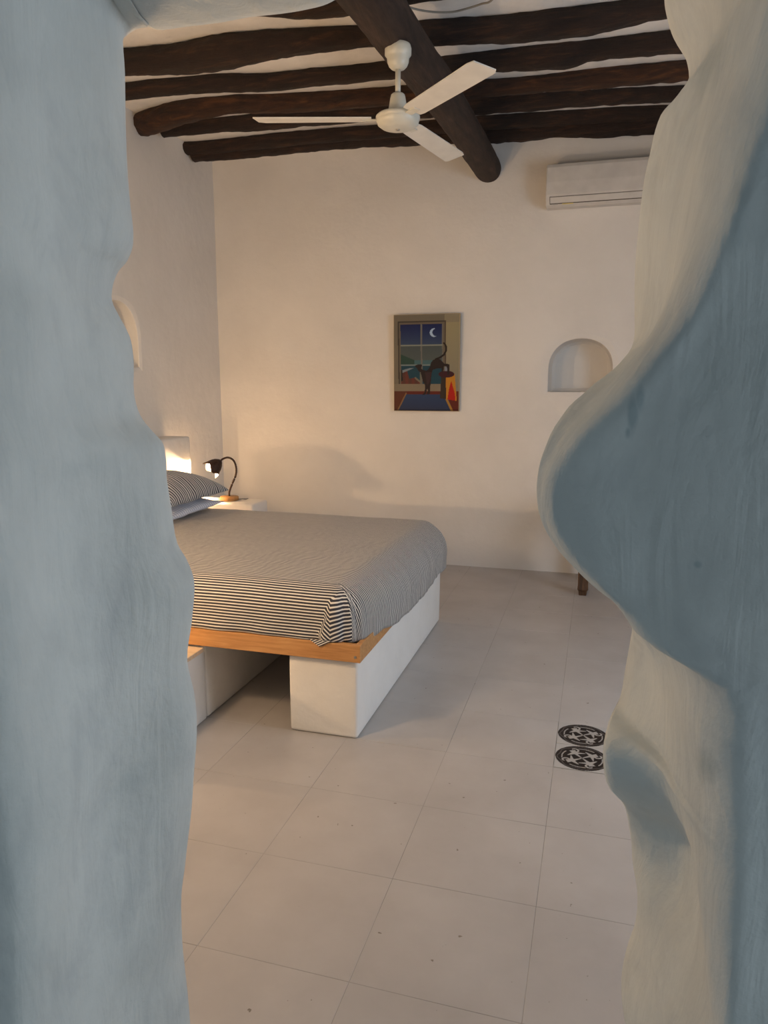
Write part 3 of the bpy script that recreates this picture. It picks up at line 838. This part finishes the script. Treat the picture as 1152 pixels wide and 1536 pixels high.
# louvre along the sloping lower front
d = Vector((0, 0.042, -0.054)).normalized(); nr = Vector((0, -0.79, -0.61)).normalized()
def slab_on(name, x0, x1, s0, s1, off, th, mt, par):
    bm = bmesh.new(); c0 = Vector((0, -0.192, 0.066)); vs = []
    for h in (off, off + th):
        for x, s in ((x0, s0), (x1, s0), (x1, s1), (x0, s1)): vs.append(bm.verts.new(Vector((x, 0, 0)) + c0 + d * s + nr * h))
    bm.faces.new(vs[:4]); bm.faces.new(vs[4:])
    for k in range(4): bm.faces.new((vs[k], vs[(k + 1) % 4], vs[4 + (k + 1) % 4], vs[4 + k]))
    return obj(name, bm, mt, par)
slab_on('louvre_gap', 0.030, 0.862, 0.004, 0.062, -0.004, 0.0052, M['ac_gap'], ac)
slab_on('louvre', 0.034, 0.858, 0.0075, 0.053, 0.0005, 0.0045, M['ac_white'], ac)
slab_on('sticker', 0.12, 0.20, 0.0595, 0.067, 0.0008, 0.001, M['sticker'], ac)
slab_on('printed_mark', 0.055, 0.09, 0.060, 0.0655, 0.0008, 0.001, M['grey_print'], ac)

# ------------------------------------------------------------------ painting
def lin(c): return tuple(((x / 255) / 12.92 if x / 255 <= 0.04045 else ((x / 255 + 0.055) / 1.055) ** 2.4) for x in c)
WREF = lin((205, 176, 150))
def pc(r, g, b2): L = lin((r, g, b2)); return tuple(min(0.9, a / w_ * 0.52) for a, w_ in zip(L, WREF))


def inpoly(x, y, P):
    c = False; j = len(P) - 1
    for i in range(len(P)):
        if (P[i][1] > y) != (P[j][1] > y) and x < (P[j][0] - P[i][0]) * (y - P[i][1]) / (P[j][1] - P[i][1]) + P[i][0]: c = not c
        j = i
    return c


def segd(x, y, P):
    best = 1e9
    for (ax, ay), (bx, by) in zip(P, P[1:]):
        dx, dy = bx - ax, by - ay; t = max(0, min(1, ((x - ax) * dx + (y - ay) * dy) / (dx * dx + dy * dy + 1e-9)))
        best = min(best, math.hypot(x - ax - dx * t, y - ay - dy * t))
    return best


CAT = [(432, 800), (470, 785), (520, 782), (525, 800), (512, 830), (530, 850), (575, 862), (600, 845), (622, 812), (632, 768), (655, 735), (700, 715), (745, 722), (768, 748), (800, 778),
       (850, 782), (860, 800), (855, 905), (832, 915), (828, 820), (812, 808), (792, 808), (782, 880), (762, 878), (760, 835), (715, 832), (655, 850), (640, 900), (632, 980), (622, 1060), (622, 1140), (600, 1155), (578, 1150), (592, 1110),
       (592, 1080), (580, 1090), (572, 1140), (548, 1160), (522, 1158), (552, 1128), (560, 1040), (530, 985), (515, 920), (505, 880), (480, 868), (462, 830)]
TAIL = [(690, 722), (740, 705), (790, 670), (818, 620), (820, 580), (806, 548), (792, 532)]


def paint(u, v):
    """u right, v down, 0..1; shapes laid out in the coordinates of a 1132 x 1536 sketch"""
    x = 185 + u * 795 - v * 15; y = 185 + v * 1170
    c = pc(150, 122, 86) if x > 800 else pc(122, 98, 72)                    # wall in the painting
    if x > 800: c = pc(160 - 22 * max(0, min(1, (y - 300) / 800)), 130 - 16 * max(0, min(1, (y - 300) / 800)), 86)
    if x > 805 and y < 280: c = pc(146, 118, 84)
    if 228 < x < 815 and y > 258:
        c = pc(112, 88, 64)
        if x < 245 or (y < 275): c = pc(70, 54, 42)
        if x > 800: c = pc(84, 62, 46)
    # panes
    if 262 < x < 778 and 300 < y < 1025:
        if y < 545: t = (y - 300) / 245; c = pc(20 + 34 * t, 28 + 34 * t, 62 + 14 * t)
        elif y < 790: t = (y - 545) / 245; c = pc(74 + 12 * t, 72 + 10 * t, 64 + 4 * t)
        else: c = pc(26, 58, 62)
        if 545 < y < 790 and x < 510 and y > 660 + (x - 262) * 0.42: c = pc(44, 62, 48)
        if 735 < y < 790 and x > 430: c = pc(72, 92, 84)
        if y > 800 and x < 520:
            if y > 830 and segd(x, y, [(280, 870), (340, 850), (440, 815)]) < 16 - (x - 280) * 0.06: c = pc(128, 122, 112)
            elif y > 862 - (x - 262) * 0.05 and inpoly(x, y, [(262, 870), (340, 868), (365, 960), (440, 945), (500, 985), (520, 1025), (262, 1025)]): c = pc(96 + 10 * math.sin(x * .08), 46, 34)
        if inpoly(x, y, [(262, 850), (280, 850), (282, 985), (262, 990)]): c = pc(30, 28, 26)
        if abs(x - 518) < 10 or (x > 768): c = pc(116, 98, 80)
        if abs(y - 553) < 8: c = pc(138, 124, 100)
        if abs(y - 792) < 8: c = pc(120, 116, 100)
        if 495 < x < 515 and y > 880: c = pc(112, 96, 72)
        if segd(x, y, [(440, 950), (500, 1000)]) < 10: c = pc(124, 100, 72)
    if 1025 <= y < 1115 and x < 815: c = pc(136, 108, 78)
    # moon
    if math.hypot(x - 672, y - 403) < 51 and math.hypot(x - 697, y - 400) > 45: c = pc(176, 176, 172)
    # floor and rug
    if y >= 1115:
        c = pc(92, 42, 26) if x < 330 else pc(98, 30, 20)
        if inpoly(x, y, [(318, 1150), (820, 1150), (905, 1370), (205, 1370)]): t = (y - 1150) / 210; c = pc(40, 56 - 12 * t, 76 - 14 * t)
        if segd(x, y, [(322, 1140), (215, 1350)]) < 8: c = pc(140, 92, 50)
        if segd(x, y, [(812, 1190), (895, 1370)]) < 13: c = pc(176, 112, 40)
    if y > 1335: c = tuple(q * 0.5 for q in c)
    # stool with a bright side
    if inpoly(x, y, [(760, 900), (920, 900), (945, 1230), (740, 1200)]):
        c = pc(54, 38, 28)
        if x > 815: c = pc(202, 118, 30)
        if inpoly(x, y, [(878, 985), (925, 1150), (925, 1235), (832, 1215), (850, 1090)]): c = pc(182, 24, 14)
    if ((x - 820) / 95) ** 2 + ((y - 905) / 42) ** 2 < 1: c = pc(64, 22, 26)
    if inpoly(x, y, [(800, 815), (830, 812), (830, 868), (800, 868)]): c = pc(130, 118, 112)
    # dark long-tailed animal leaning down from the stool
    if inpoly(x, y, CAT): c = pc(40, 26, 24) if not inpoly(x, y, [(560, 880), (640, 880), (615, 1000), (585, 1050)]) else pc(58, 34, 32)
    if segd(x, y, TAIL) < 11: c = pc(36, 24, 20)
    return c


PX0, PX1, PZ0, PZ1 = -1.650, -1.098, 1.300, 2.080
pic = tag(empty('painting', (PX0, YB, PZ0)), 'unframed painting of a dark long-tailed animal at a moonlit window', 'painting')
pic.rotation_euler = (math.radians(1.2), 0, 0)
PW, PH = PX1 - PX0, PZ1 - PZ0
me = paint_mesh('canvas', 150, 210, lambda u, v: paint(u, 1 - v), lambda u, v: (0.004 + u * (PW - 0.008), -0.0330, 0.004 + v * (PH - 0.008)))
me.materials.append(M['painting'])
o = bpy.data.objects.new('canvas', me); COL.objects.link(o); o.parent = pic
bm = bmesh.new(); box(bm, 0, PW, -0.0325, -0.004, 0, PH, 0.003, 2)
obj('stretcher', bm, M['canvas_edge'], pic)

# ------------------------------------------------------------------ bed: masonry base, pine frame, mattress, sheet, pillows
def lumpy_box(name, x0, x1, y0, y1, z0, z1, material, parent=None, bev=0.018, amp=0.006, cuts=10, seed=0):
    bm = bmesh.new(); box(bm, x0, x1, y0, y1, z0, z1, bev, 3)
    bmesh.ops.subdivide_edges(bm, edges=[e for e in bm.edges if e.calc_length() > 0.15], cuts=cuts, use_grid_fill=True)
    for v in bm.verts:
        if v.co.z > z0 + 0.01:
            v.co += Vector((noise.noise(v.co * 3.1 + Vector((seed, 0, 0))), noise.noise(v.co * 3.1 + Vector((0, seed + 7, 0))), 0.5 * noise.noise(v.co * 3.1 + Vector((0, 0, seed + 13))))) * amp
    return obj(name, bm, material, parent, True)


base = tag(empty('bed', (-2.0, 3.6, 0)), 'built-in bed of white plastered plinths with a honey coloured pine frame on top', 'bed')
def off(o, par): o.matrix_parent_inverse = Matrix.Translation(-Vector(par.location)); return o
off(lumpy_box('plinth', -1.245, -0.932, 2.772, 4.475, 0.0, 0.356, M['masonry'], base, 0.014, 0.006, 8, 1), base)
off(lumpy_box('plinth', -3.05, -1.655, 2.776, 4.475, 0.0, 0.356, M['masonry'], base, 0.014, 0.005, 8, 2), base)
ledge = tag(empty('bedside_ledge', (-2.4, 2.5, 0)), 'low white masonry ledge with a pale wooden top beside the bed', 'ledge')
off(lumpy_box('plinth', -3.25, -1.655, 2.25, 2.771, 0.0, 0.332, M['masonry'], ledge, 0.012, 0.004, 8, 3), ledge)
bm = bmesh.new(); box(bm, -3.25, -1.640, 2.235, 2.738, 0.334, 0.354, 0.002, 1)
off(obj('wooden_top', bm, M['pale_wood'], ledge), ledge)

fr = base
def fpart(name, x0, x1, y0, y1, z0, z1, mt=M['pine'], bev=0.002):
    bm = bmesh.new(); box(bm, x0 + 2.0, x1 + 2.0, y0 - 3.6, y1 - 3.6, z0, z1, bev, 1)
    return obj(name, bm, mt, fr)
r1 = fpart('rail', -3.045, -0.906, 2.740, 2.764, 0.360, 0.437)
r2 = fpart('rail', -0.930, -0.906, 2.7645, 4.478, 0.360, 0.437)
r3 = fpart('rail', -3.045, -0.906, 4.4785, 4.502, 0.360, 0.437)
for k in range(13):
    x = -3.02 + k * 0.163
    fpart('slat', x, x + 0.09, 2.766, 4.477, 0.398, 0.416, M['pale_wood'])
bm = bmesh.new()
bmesh.ops.create_cone(bm, cap_ends=True, segments=14, radius1=0.006, radius2=0.006, depth=0.004, matrix=Matrix.Translation((-0.928 + 2.0, 2.7395 - 3.6, 0.385)) @ Matrix.Rotation(PI / 2, 4, 'X'))
obj('screw', bm, M['screw'], r1)

MX0, MX1, MY0, MY1 = -3.045, -0.93, 2.745, 4.50
ZT = 0.673


def cloth_point(a, b2, kind=0):
    """a: arc length along X from the head; b2: arc length along Y, 0 at the inset near edge"""
    RR = 0.11
    La = (MX1 - MX0) - RR; Lb = (MY1 - MY0) - 2 * RR
    da = max(0.0, a - La); db = (-b2 if b2 < 0 else (b2 - Lb if b2 > Lb else 0.0)); sg = -1 if b2 < 0 else 1
    cx = MX0 + min(a, La); cy_ = MY0 + RR + min(max(b2, 0), Lb)
    rho = max(da, db)
    if rho <= 0: nx, ny = 0, 0
    else:
        L = math.hypot(da, db); nx, ny = da / L, sg * db / L
    q = PI / 2 * RR
    if rho < q: o_, dz = RR * math.sin(rho / RR), RR * (1 - math.cos(rho / RR))
    else: o_, dz = RR, RR + (rho - q)
    x, y, z = cx + nx * o_, cy_ + ny * o_, -dz
    # loose foot side bulges outwards, near side stays flat
    t = max(0, min(1, (dz - 0.03) / 0.2))
    foot = nx * nx
    ramp_ = max(0, min(1, (cy_ - MY0 - 0.05) / 0.5))
    x += foot * (0.012 + 0.045 * ramp_) * math.sin(t * PI * 0.62)
    return x, y, z, rho, da, db


def sheet_mesh():
    RR = 0.11; La = (MX1 - MX0) - RR; Lb = (MY1 - MY0) - 2 * RR; q = PI / 2 * RR
    na, nb = 150, 150
    sides = 15
    def axis(L, n_in, lo, hi):
        v = []
        if lo: v += [-lo * (1 - i / sides) for i in range(sides)]
        v += [L * i / n_in for i in range(n_in + 1)]
        if hi: v += [L + hi * (i + 1) / sides for i in range(sides)]
        return v
    A = axis(La, na, 0, 1.0); B = axis(Lb, nb, 1.0, 1.0)
    bm = bmesh.new(); uvl = bm.loops.layers.uv.new('UVMap'); rows = []; uvs = {}
    for a in A:
        row = []
        for b2 in B:
            # side length depends on where round the mattress we are
            aa, bb = a, b2
            da_, db_ = max(0, a - La), (-b2 if b2 < 0 else max(0, b2 - Lb))
            Yh = MY0 + RR + min(max(b2, 0), Lb)
            zb_foot = lerp_table([(2.75, 0.437), (2.90, 0.425), (3.10, 0.395), (3.35, 0.378), (3.6, 0.366), (3.9, 0.368), (4.15, 0.385), (4.5, 0.375)], Yh) + 0.006 * math.sin(Yh * 23)
            zb_near = 0.441
            tot = math.hypot(da_, db_)
            wgt = (da_ / tot) ** 2 if tot > 0 else 0
            zb = zb_near * (1 - wgt) + zb_foot * wgt
            length = q + (ZT - RR - zb)
            if da_ > 0: aa = La + da_ * length
            if b2 < 0: bb = b2 * length
            elif b2 > Lb: bb = Lb + (b2 - Lb) * length
            x, y, z, rho, da, db = cloth_point(aa, bb)
            # crown and sag
            top = ZT + 0.006 * noise.noise(Vector((x * 2.2, y * 2.2, 0.5)))
            top -= 0.01 * max(0, (x + 1.6)) ** 2
            z = top + z if rho < q else (top + z) if True else z
            # wrinkles
            f = max(0, min(1, (rho) / 0.12))
            w_ = 0.0022 * noise.noise(Vector((x * 5, y * 16, 2))) * (1 - f)
            z += w_ + 0.0016 * noise.noise(Vector((x * 22, y * 9, 7))) * (1 - f)
            # puckers: a few gathers on the near side, a fold line on the top near the pillows
            if b2 < 0 and da <= 0:
                g1 = math.exp(-((x + 1.09 - 0.10 * (ZT - z)) / 0.022) ** 2) * max(0, (0.58 - z) / 0.14)
                y += -0.010 * max(0, min(1, g1)) + 0.006 * noise.noise(Vector((x * 6, z * 9, 3))) * f
                y -= 0.004 * math.sin(x * 31) * max(0, (0.5 - z) / 0.1)
            if da > 0 and db <= 0:
                x += (0.006 * noise.noise(Vector((y * 9, z * 3, 8))) + 0.004 * noise.noise(Vector((y * 26, z * 4, 1)))) * f
            if da > 0 and b2 < 0:   # hospital corner: a tucked crease
                ang = math.atan2(db, da)
                k = math.exp(-((ang - 1.05) / 0.13) ** 2) * f
                k2 = math.exp(-((ang - 0.55) / 0.10) ** 2) * f
                x -= (0.012 * k) * 0.5; y += 0.010 * k; x -= 0.010 * k2
            row.append(bm.verts.new((x, y, max(z, zb if rho > q else -1)))); dr = max(0.0, ZT - 0.03 - z); wd = 0.0
            if b2 < 0:
                if da <= 0:
                    ww = x - (-1.035 - 0.28 * dr)
                    if ww > 0 and dr > 0: wd = 0.3 * dr + 0.7 * (x + 1.04); row[-1].co.y -= 0.004 * min(1, ww / 0.01) * min(1, dr / 0.05)
                else: wd = 0.3 * dr * min(1.0, db / (da + db + 1e-9)); row[-1].co.y -= 0.004 * min(1, dr / 0.05) * db / (da + db + 1e-9)
            uvs[row[-1]] = (aa, bb + wd)
        rows.append(row)
    for i in range(len(rows) - 1):
        for j in range(len(B) - 1):
            f = bm.faces.new((rows[i][j], rows[i + 1][j], rows[i + 1][j + 1], rows[i][j + 1]))
            for lp in f.loops: lp[uvl].uv = uvs[lp.vert]
    o = obj('fitted_sheet', bm, M['sheet'], smooth=True)
    sd = o.modifiers.new('cloth', 'SOLIDIFY'); sd.thickness = 0.003; sd.offset = -1
    return o


sh = tag(sheet_mesh(), 'dark and cream striped fitted sheet draped over the mattress', 'sheet')
bm = bmesh.new(); uvl = bm.loops.layers.uv.new('UVMap')
vs = [bm.verts.new(p) for p in ((-1.135, 2.736, 0.446), (-1.03, 2.736, 0.446), (-1.085, 2.732, 0.418))]
f = bm.faces.new(vs)
for lp, uv in zip(f.loops, ((0, 0), (0.075, 0.075), (0, 0.075))): lp[uvl].uv = uv
t = obj('loose_corner', bm, M['sheet'], sh)
sd = t.modifiers.new('cloth', 'SOLIDIFY'); sd.thickness = 0.003
bm = bmesh.new(); box(bm, MX0 + 0.02, MX1 - 0.03, MY0 + 0.03, MY1 - 0.03, 0.42, 0.640, 0.07, 4)
tag(obj('mattress', bm, M['mattress'], smooth=True), 'pale mattress wrapped in the striped sheet on the pine frame', 'mattress')


def pillow(name, cx, cy_, cz, lx, ly, th, mt, label, cat, tilt=0.0, rz=0.0, seed=0, tops=1.0, bots=0.5):
    bm = bmesh.new(); uvl = bm.loops.layers.uv.new('UVMap'); n = 44; uvs = {}
    sides = []
    for s in (1, -1):
        V = []
        for i in range(n + 1):
            row = []
            for j in range(n + 1):
                u, v = -1 + 2 * i / n, -1 + 2 * j / n
                pin = 1 - 0.07 * (1 - abs(u)) * abs(v) ** 3 - 0.0
                hx = lx / 2 * u * (1 - 0.06 * (1 - v * v)); hy = ly / 2 * v * (1 - 0.06 * (1 - u * u))
                hgt = th / 2 * max(0, (1 - abs(u) ** 2.4)) ** 0.55 * max(0, (1 - abs(v) ** 2.4)) ** 0.55
                k = noise.noise(Vector((hx * 7 + seed, hy * 7, s))) * 0.008 + noise.noise(Vector((hx * 3 + seed, hy * 18, s))) * 0.004
                z = s * hgt * (tops if s > 0 else bots) + k * min(1, hgt / 0.03)
                row.append((hx, hy, z))
            V.append(row)
        sides.append(V)
    grid = []
    for si, V in enumerate(sides):
        g = []
        for i, row in enumerate(V):
            gr = []
            for j, p in enumerate(row):
                edge = i in (0, n) or j in (0, n)
                if si == 1 and edge: gr.append(grid[0][i][j])
                else:
                    vv = bm.verts.new(p); uvs[vv] = (p[0] + (abs(p[2]) if p[0] > 0 else -abs(p[2])), p[1]); gr.append(vv)
            g.append(gr)
        grid.append(g)
    for g in grid:
        for i in range(n):
            for j in range(n):
                f = bm.faces.new((g[i][j], g[i + 1][j], g[i + 1][j + 1], g[i][j + 1]))
                for lp in f.loops: lp[uvl].uv = uvs[lp.vert]
    o = obj(name, bm, mt, smooth=True)
    o.location = (cx, cy_, cz); o.rotation_euler = (0, tilt, rz)
    return tag(o, label, cat)


pillow('pillow', -2.67, 4.05, 0.722, 0.50, 0.74, 0.12, M['pillow_pale'], 'pale blue striped pillow lying under the dark striped one', 'pillow', 0.0, 0.05, 3, 1.0, 0.7)
pillow('pillow', -2.66, 4.06, 0.804, 0.52, 0.78, 0.15, M['pillow_dark'], 'dark and white striped pillow stacked on top of the pale one', 'pillow', 0.02, 0.03, 9, 2.1, 0.3)

# masonry headboard and nightstand
tag(lumpy_box('headboard', XL + 0.003, -3.06, 2.79, 5.045, 0.0, 1.118, M['masonry'], None, 0.015, 0.005, 10, 5), 'low white masonry headboard lit by the bedside lamps', 'headboard')
tag(lumpy_box('nightstand', XL, -2.545, 5.06, 5.33, 0.0, 0.598, M['masonry'], None, 0.018, 0.003, 6, 6), 'white masonry nightstand under the lamp with the wooden base', 'nightstand')
tag(lumpy_box('nightstand', XL, -2.545, 1.86, 2.16, 0.0, 0.598, M['masonry'], None, 0.018, 0.003, 6, 8), 'white masonry nightstand on the near side of the bed, behind the rough wall', 'nightstand')


def lamp(loc, mirror, label, power, aim=(-0.55, -0.55, -0.63)):
    root = tag(empty('bedside_lamp', loc), label, 'lamp', 'bedside lamps')
    bm = bmesh.new(); lathe(bm, [(0.0005, 0.0), (0.072, 0.0), (0.075, 0.004), (0.075, 0.026), (0.071, 0.031), (0.0005, 0.032)], 36)
    obj('base', bm, M['base_wood'], root, True)
    s = mirror
    neck = catmull([(0, 0, 0.03), (0.002, 0, 0.07), (0.028, 0, 0.13), (0.062, 0, 0.20), (0.072, -0.005 * s, 0.265), (0.055, -0.012 * s, 0.322), (0.015, -0.022 * s, 0.345), (-0.025, -0.035 * s, 0.335), (-0.048, -0.045 * s, 0.315)], 8)
    bm = bmesh.new(); tube(bm, neck, 0.0075, 10, True, lambda i, a, p: 1 + 0.12 * (i % 2))
    obj('gooseneck', bm, M['rust'], root, True)
    tip = neck[-1]; ax = Vector(aim).normalized()
    q = ax.to_track_quat('Z', 'Y').to_matrix().to_4x4()
    mt_ = Matrix.Translation(tip) @ q
    prof = [(0.010, -0.012), (0.022, -0.004), (0.040, 0.014), (0.055, 0.040), (0.066, 0.070), (0.078, 0.100)]
    bm = bmesh.new(); sides = 40; rings = []
    for r_, z in prof:
        ring = []
        for k in range(sides):
            a = 2 * PI * k / sides
            pet = 0.016 * (z / 0.10) ** 3 * math.cos(4 * a) if z > 0.05 else 0
            ring.append(bm.verts.new(mt_ @ Vector((r_ * math.cos(a), r_ * math.sin(a), z + pet))))
        rings.append(ring)
    for a, b2 in zip(rings, rings[1:]):
        for k in range(sides): bm.faces.new((a[k], a[(k + 1) % sides], b2[(k + 1) % sides], b2[k]))
    bm.faces.new(rings[0])
    sh_ = obj('lamp_shade', bm, [M['rust'], M['shade_inner']], root, True)
    sd = sh_.modifiers.new('thick', 'SOLIDIFY'); sd.thickness = 0.0025; sd.offset = -1; sd.material_offset = 1
    bm = bmesh.new(); bmesh.ops.create_uvsphere(bm, u_segments=18, v_segments=12, radius=0.017, matrix=mt_ @ Matrix.Translation((0, 0, 0.022)))
    obj('bulb', bm, M['bulb'], sh_, True)
    bm = bmesh.new(); tube(bm, catmull([(0.07, 0.02, 0.008), (0.10, 0.03, 0.010), (0.12, 0.055, 0.006), (0.12, 0.09, 0.006)], 5), 0.003, 8)
    obj('power_cord', bm, M['black_cable'], root, True)
    l = bpy.data.lights.new('bedside_glow', 'POINT'); l.energy = power; l.color = (1.0, 0.64, 0.34); l.shadow_soft_size = 0.012 if mirror > 0 else 0.035
    lo = bpy.data.objects.new('bedside_glow', l); COL.objects.link(lo); lo.location = Vector(loc) + (mt_ @ Vector((0, 0, 0.054 if mirror > 0 else 0.075)))
    return root


lamp((-2.82, 5.20, 0.600), 1, 'small brown gooseneck lamp with a tulip shade and round wooden base', LAMP_W)
lamp((-2.82, 2.01, 0.600), -1, 'matching gooseneck lamp on the nearer nightstand, hidden by the rough wall', NEAR_W, (0.12, 0.97, 0.10))

# ------------------------------------------------------------------ small wooden table behind the rough wall
tb = tag(empty('side_table', (-0.05, 5.34, 0)), 'old dark wooden table, one worn leg showing past the rough wall', 'table')
for (x, y) in ((0, 0), (0.62, 0), (0, 0.42), (0.62, 0.42)):
    bm = bmesh.new()
    prof = [(0.026, 0.0), (0.030, 0.03), (0.038, 0.045), (0.036, 0.08), (0.040, 0.30), (0.040, 0.66)]
    rings = []
    for h, z in prof:
        ring = []
        for cxn, cyn in ((-1, -0.75), (-0.75, -1), (0.75, -1), (1, -0.75), (1, 0.75), (0.75, 1), (-0.75, 1), (-1, 0.75)):
            ring.append(bm.verts.new((x + cxn * h, y + cyn * h, z)))
        rings.append(ring)
    for a, b2 in zip(rings, rings[1:]):
        for k in range(8): bm.faces.new((a[k], a[(k + 1) % 8], b2[(k + 1) % 8], b2[k]))
    bm.faces.new(rings[0]); bm.faces.new(rings[-1])
    obj('leg', bm, M['table_wood'], tb)
bm = bmesh.new(); box(bm, -0.07, 0.69, -0.07, 0.49, 0.662, 0.69, 0.004, 2); obj('table_top', bm, M['table_wood'], tb)
for args in ((-0.02, 0.64, -0.03, -0.01, 0.58, 0.66), (-0.02, 0.64, 0.43, 0.45, 0.58, 0.66), (-0.03, -0.01, 0.0, 0.42, 0.58, 0.66), (0.63, 0.65, 0.0, 0.42, 0.58, 0.66)):
    bm = bmesh.new(); box(bm, *args, 0.002, 1); obj('apron', bm, M['table_wood'], tb)

# made-up lamp behind the rough wall, added as warm fill for the bedroom
fill_root = tag(empty('unseen_fill_lamp', (-1.75, 1.452, 1.55)), 'round opal lamp added unseen for warm fill on the bedroom side of the rough wall', 'lamp')
bm = bmesh.new(); lathe(bm, [(0.0005, 0.0), (0.06, 0.0), (0.06, 0.012), (0.02, 0.02), (0.016, 0.07), (0.0005, 0.07)], 28, Matrix.Rotation(-PI / 2, 4, 'X'))
obj('mount', bm, M['rust'], fill_root, True)
bm = bmesh.new(); lathe(bm, [(0.02, 0.06), (0.075, 0.075), (0.088, 0.115), (0.07, 0.16), (0.0005, 0.18)], 28, Matrix.Rotation(-PI / 2, 4, 'X'))
obj('globe', bm, M['bulb'], fill_root, True)
l = bpy.data.lights.new('unseen_fill_glow', 'POINT'); l.energy = FILL_W; l.color = (1.0, 0.65, 0.37); l.shadow_soft_size = 0.09
lo = bpy.data.objects.new('unseen_fill_glow', l); COL.objects.link(lo); lo.location = (-1.75, 1.452 + 0.28, 1.55)
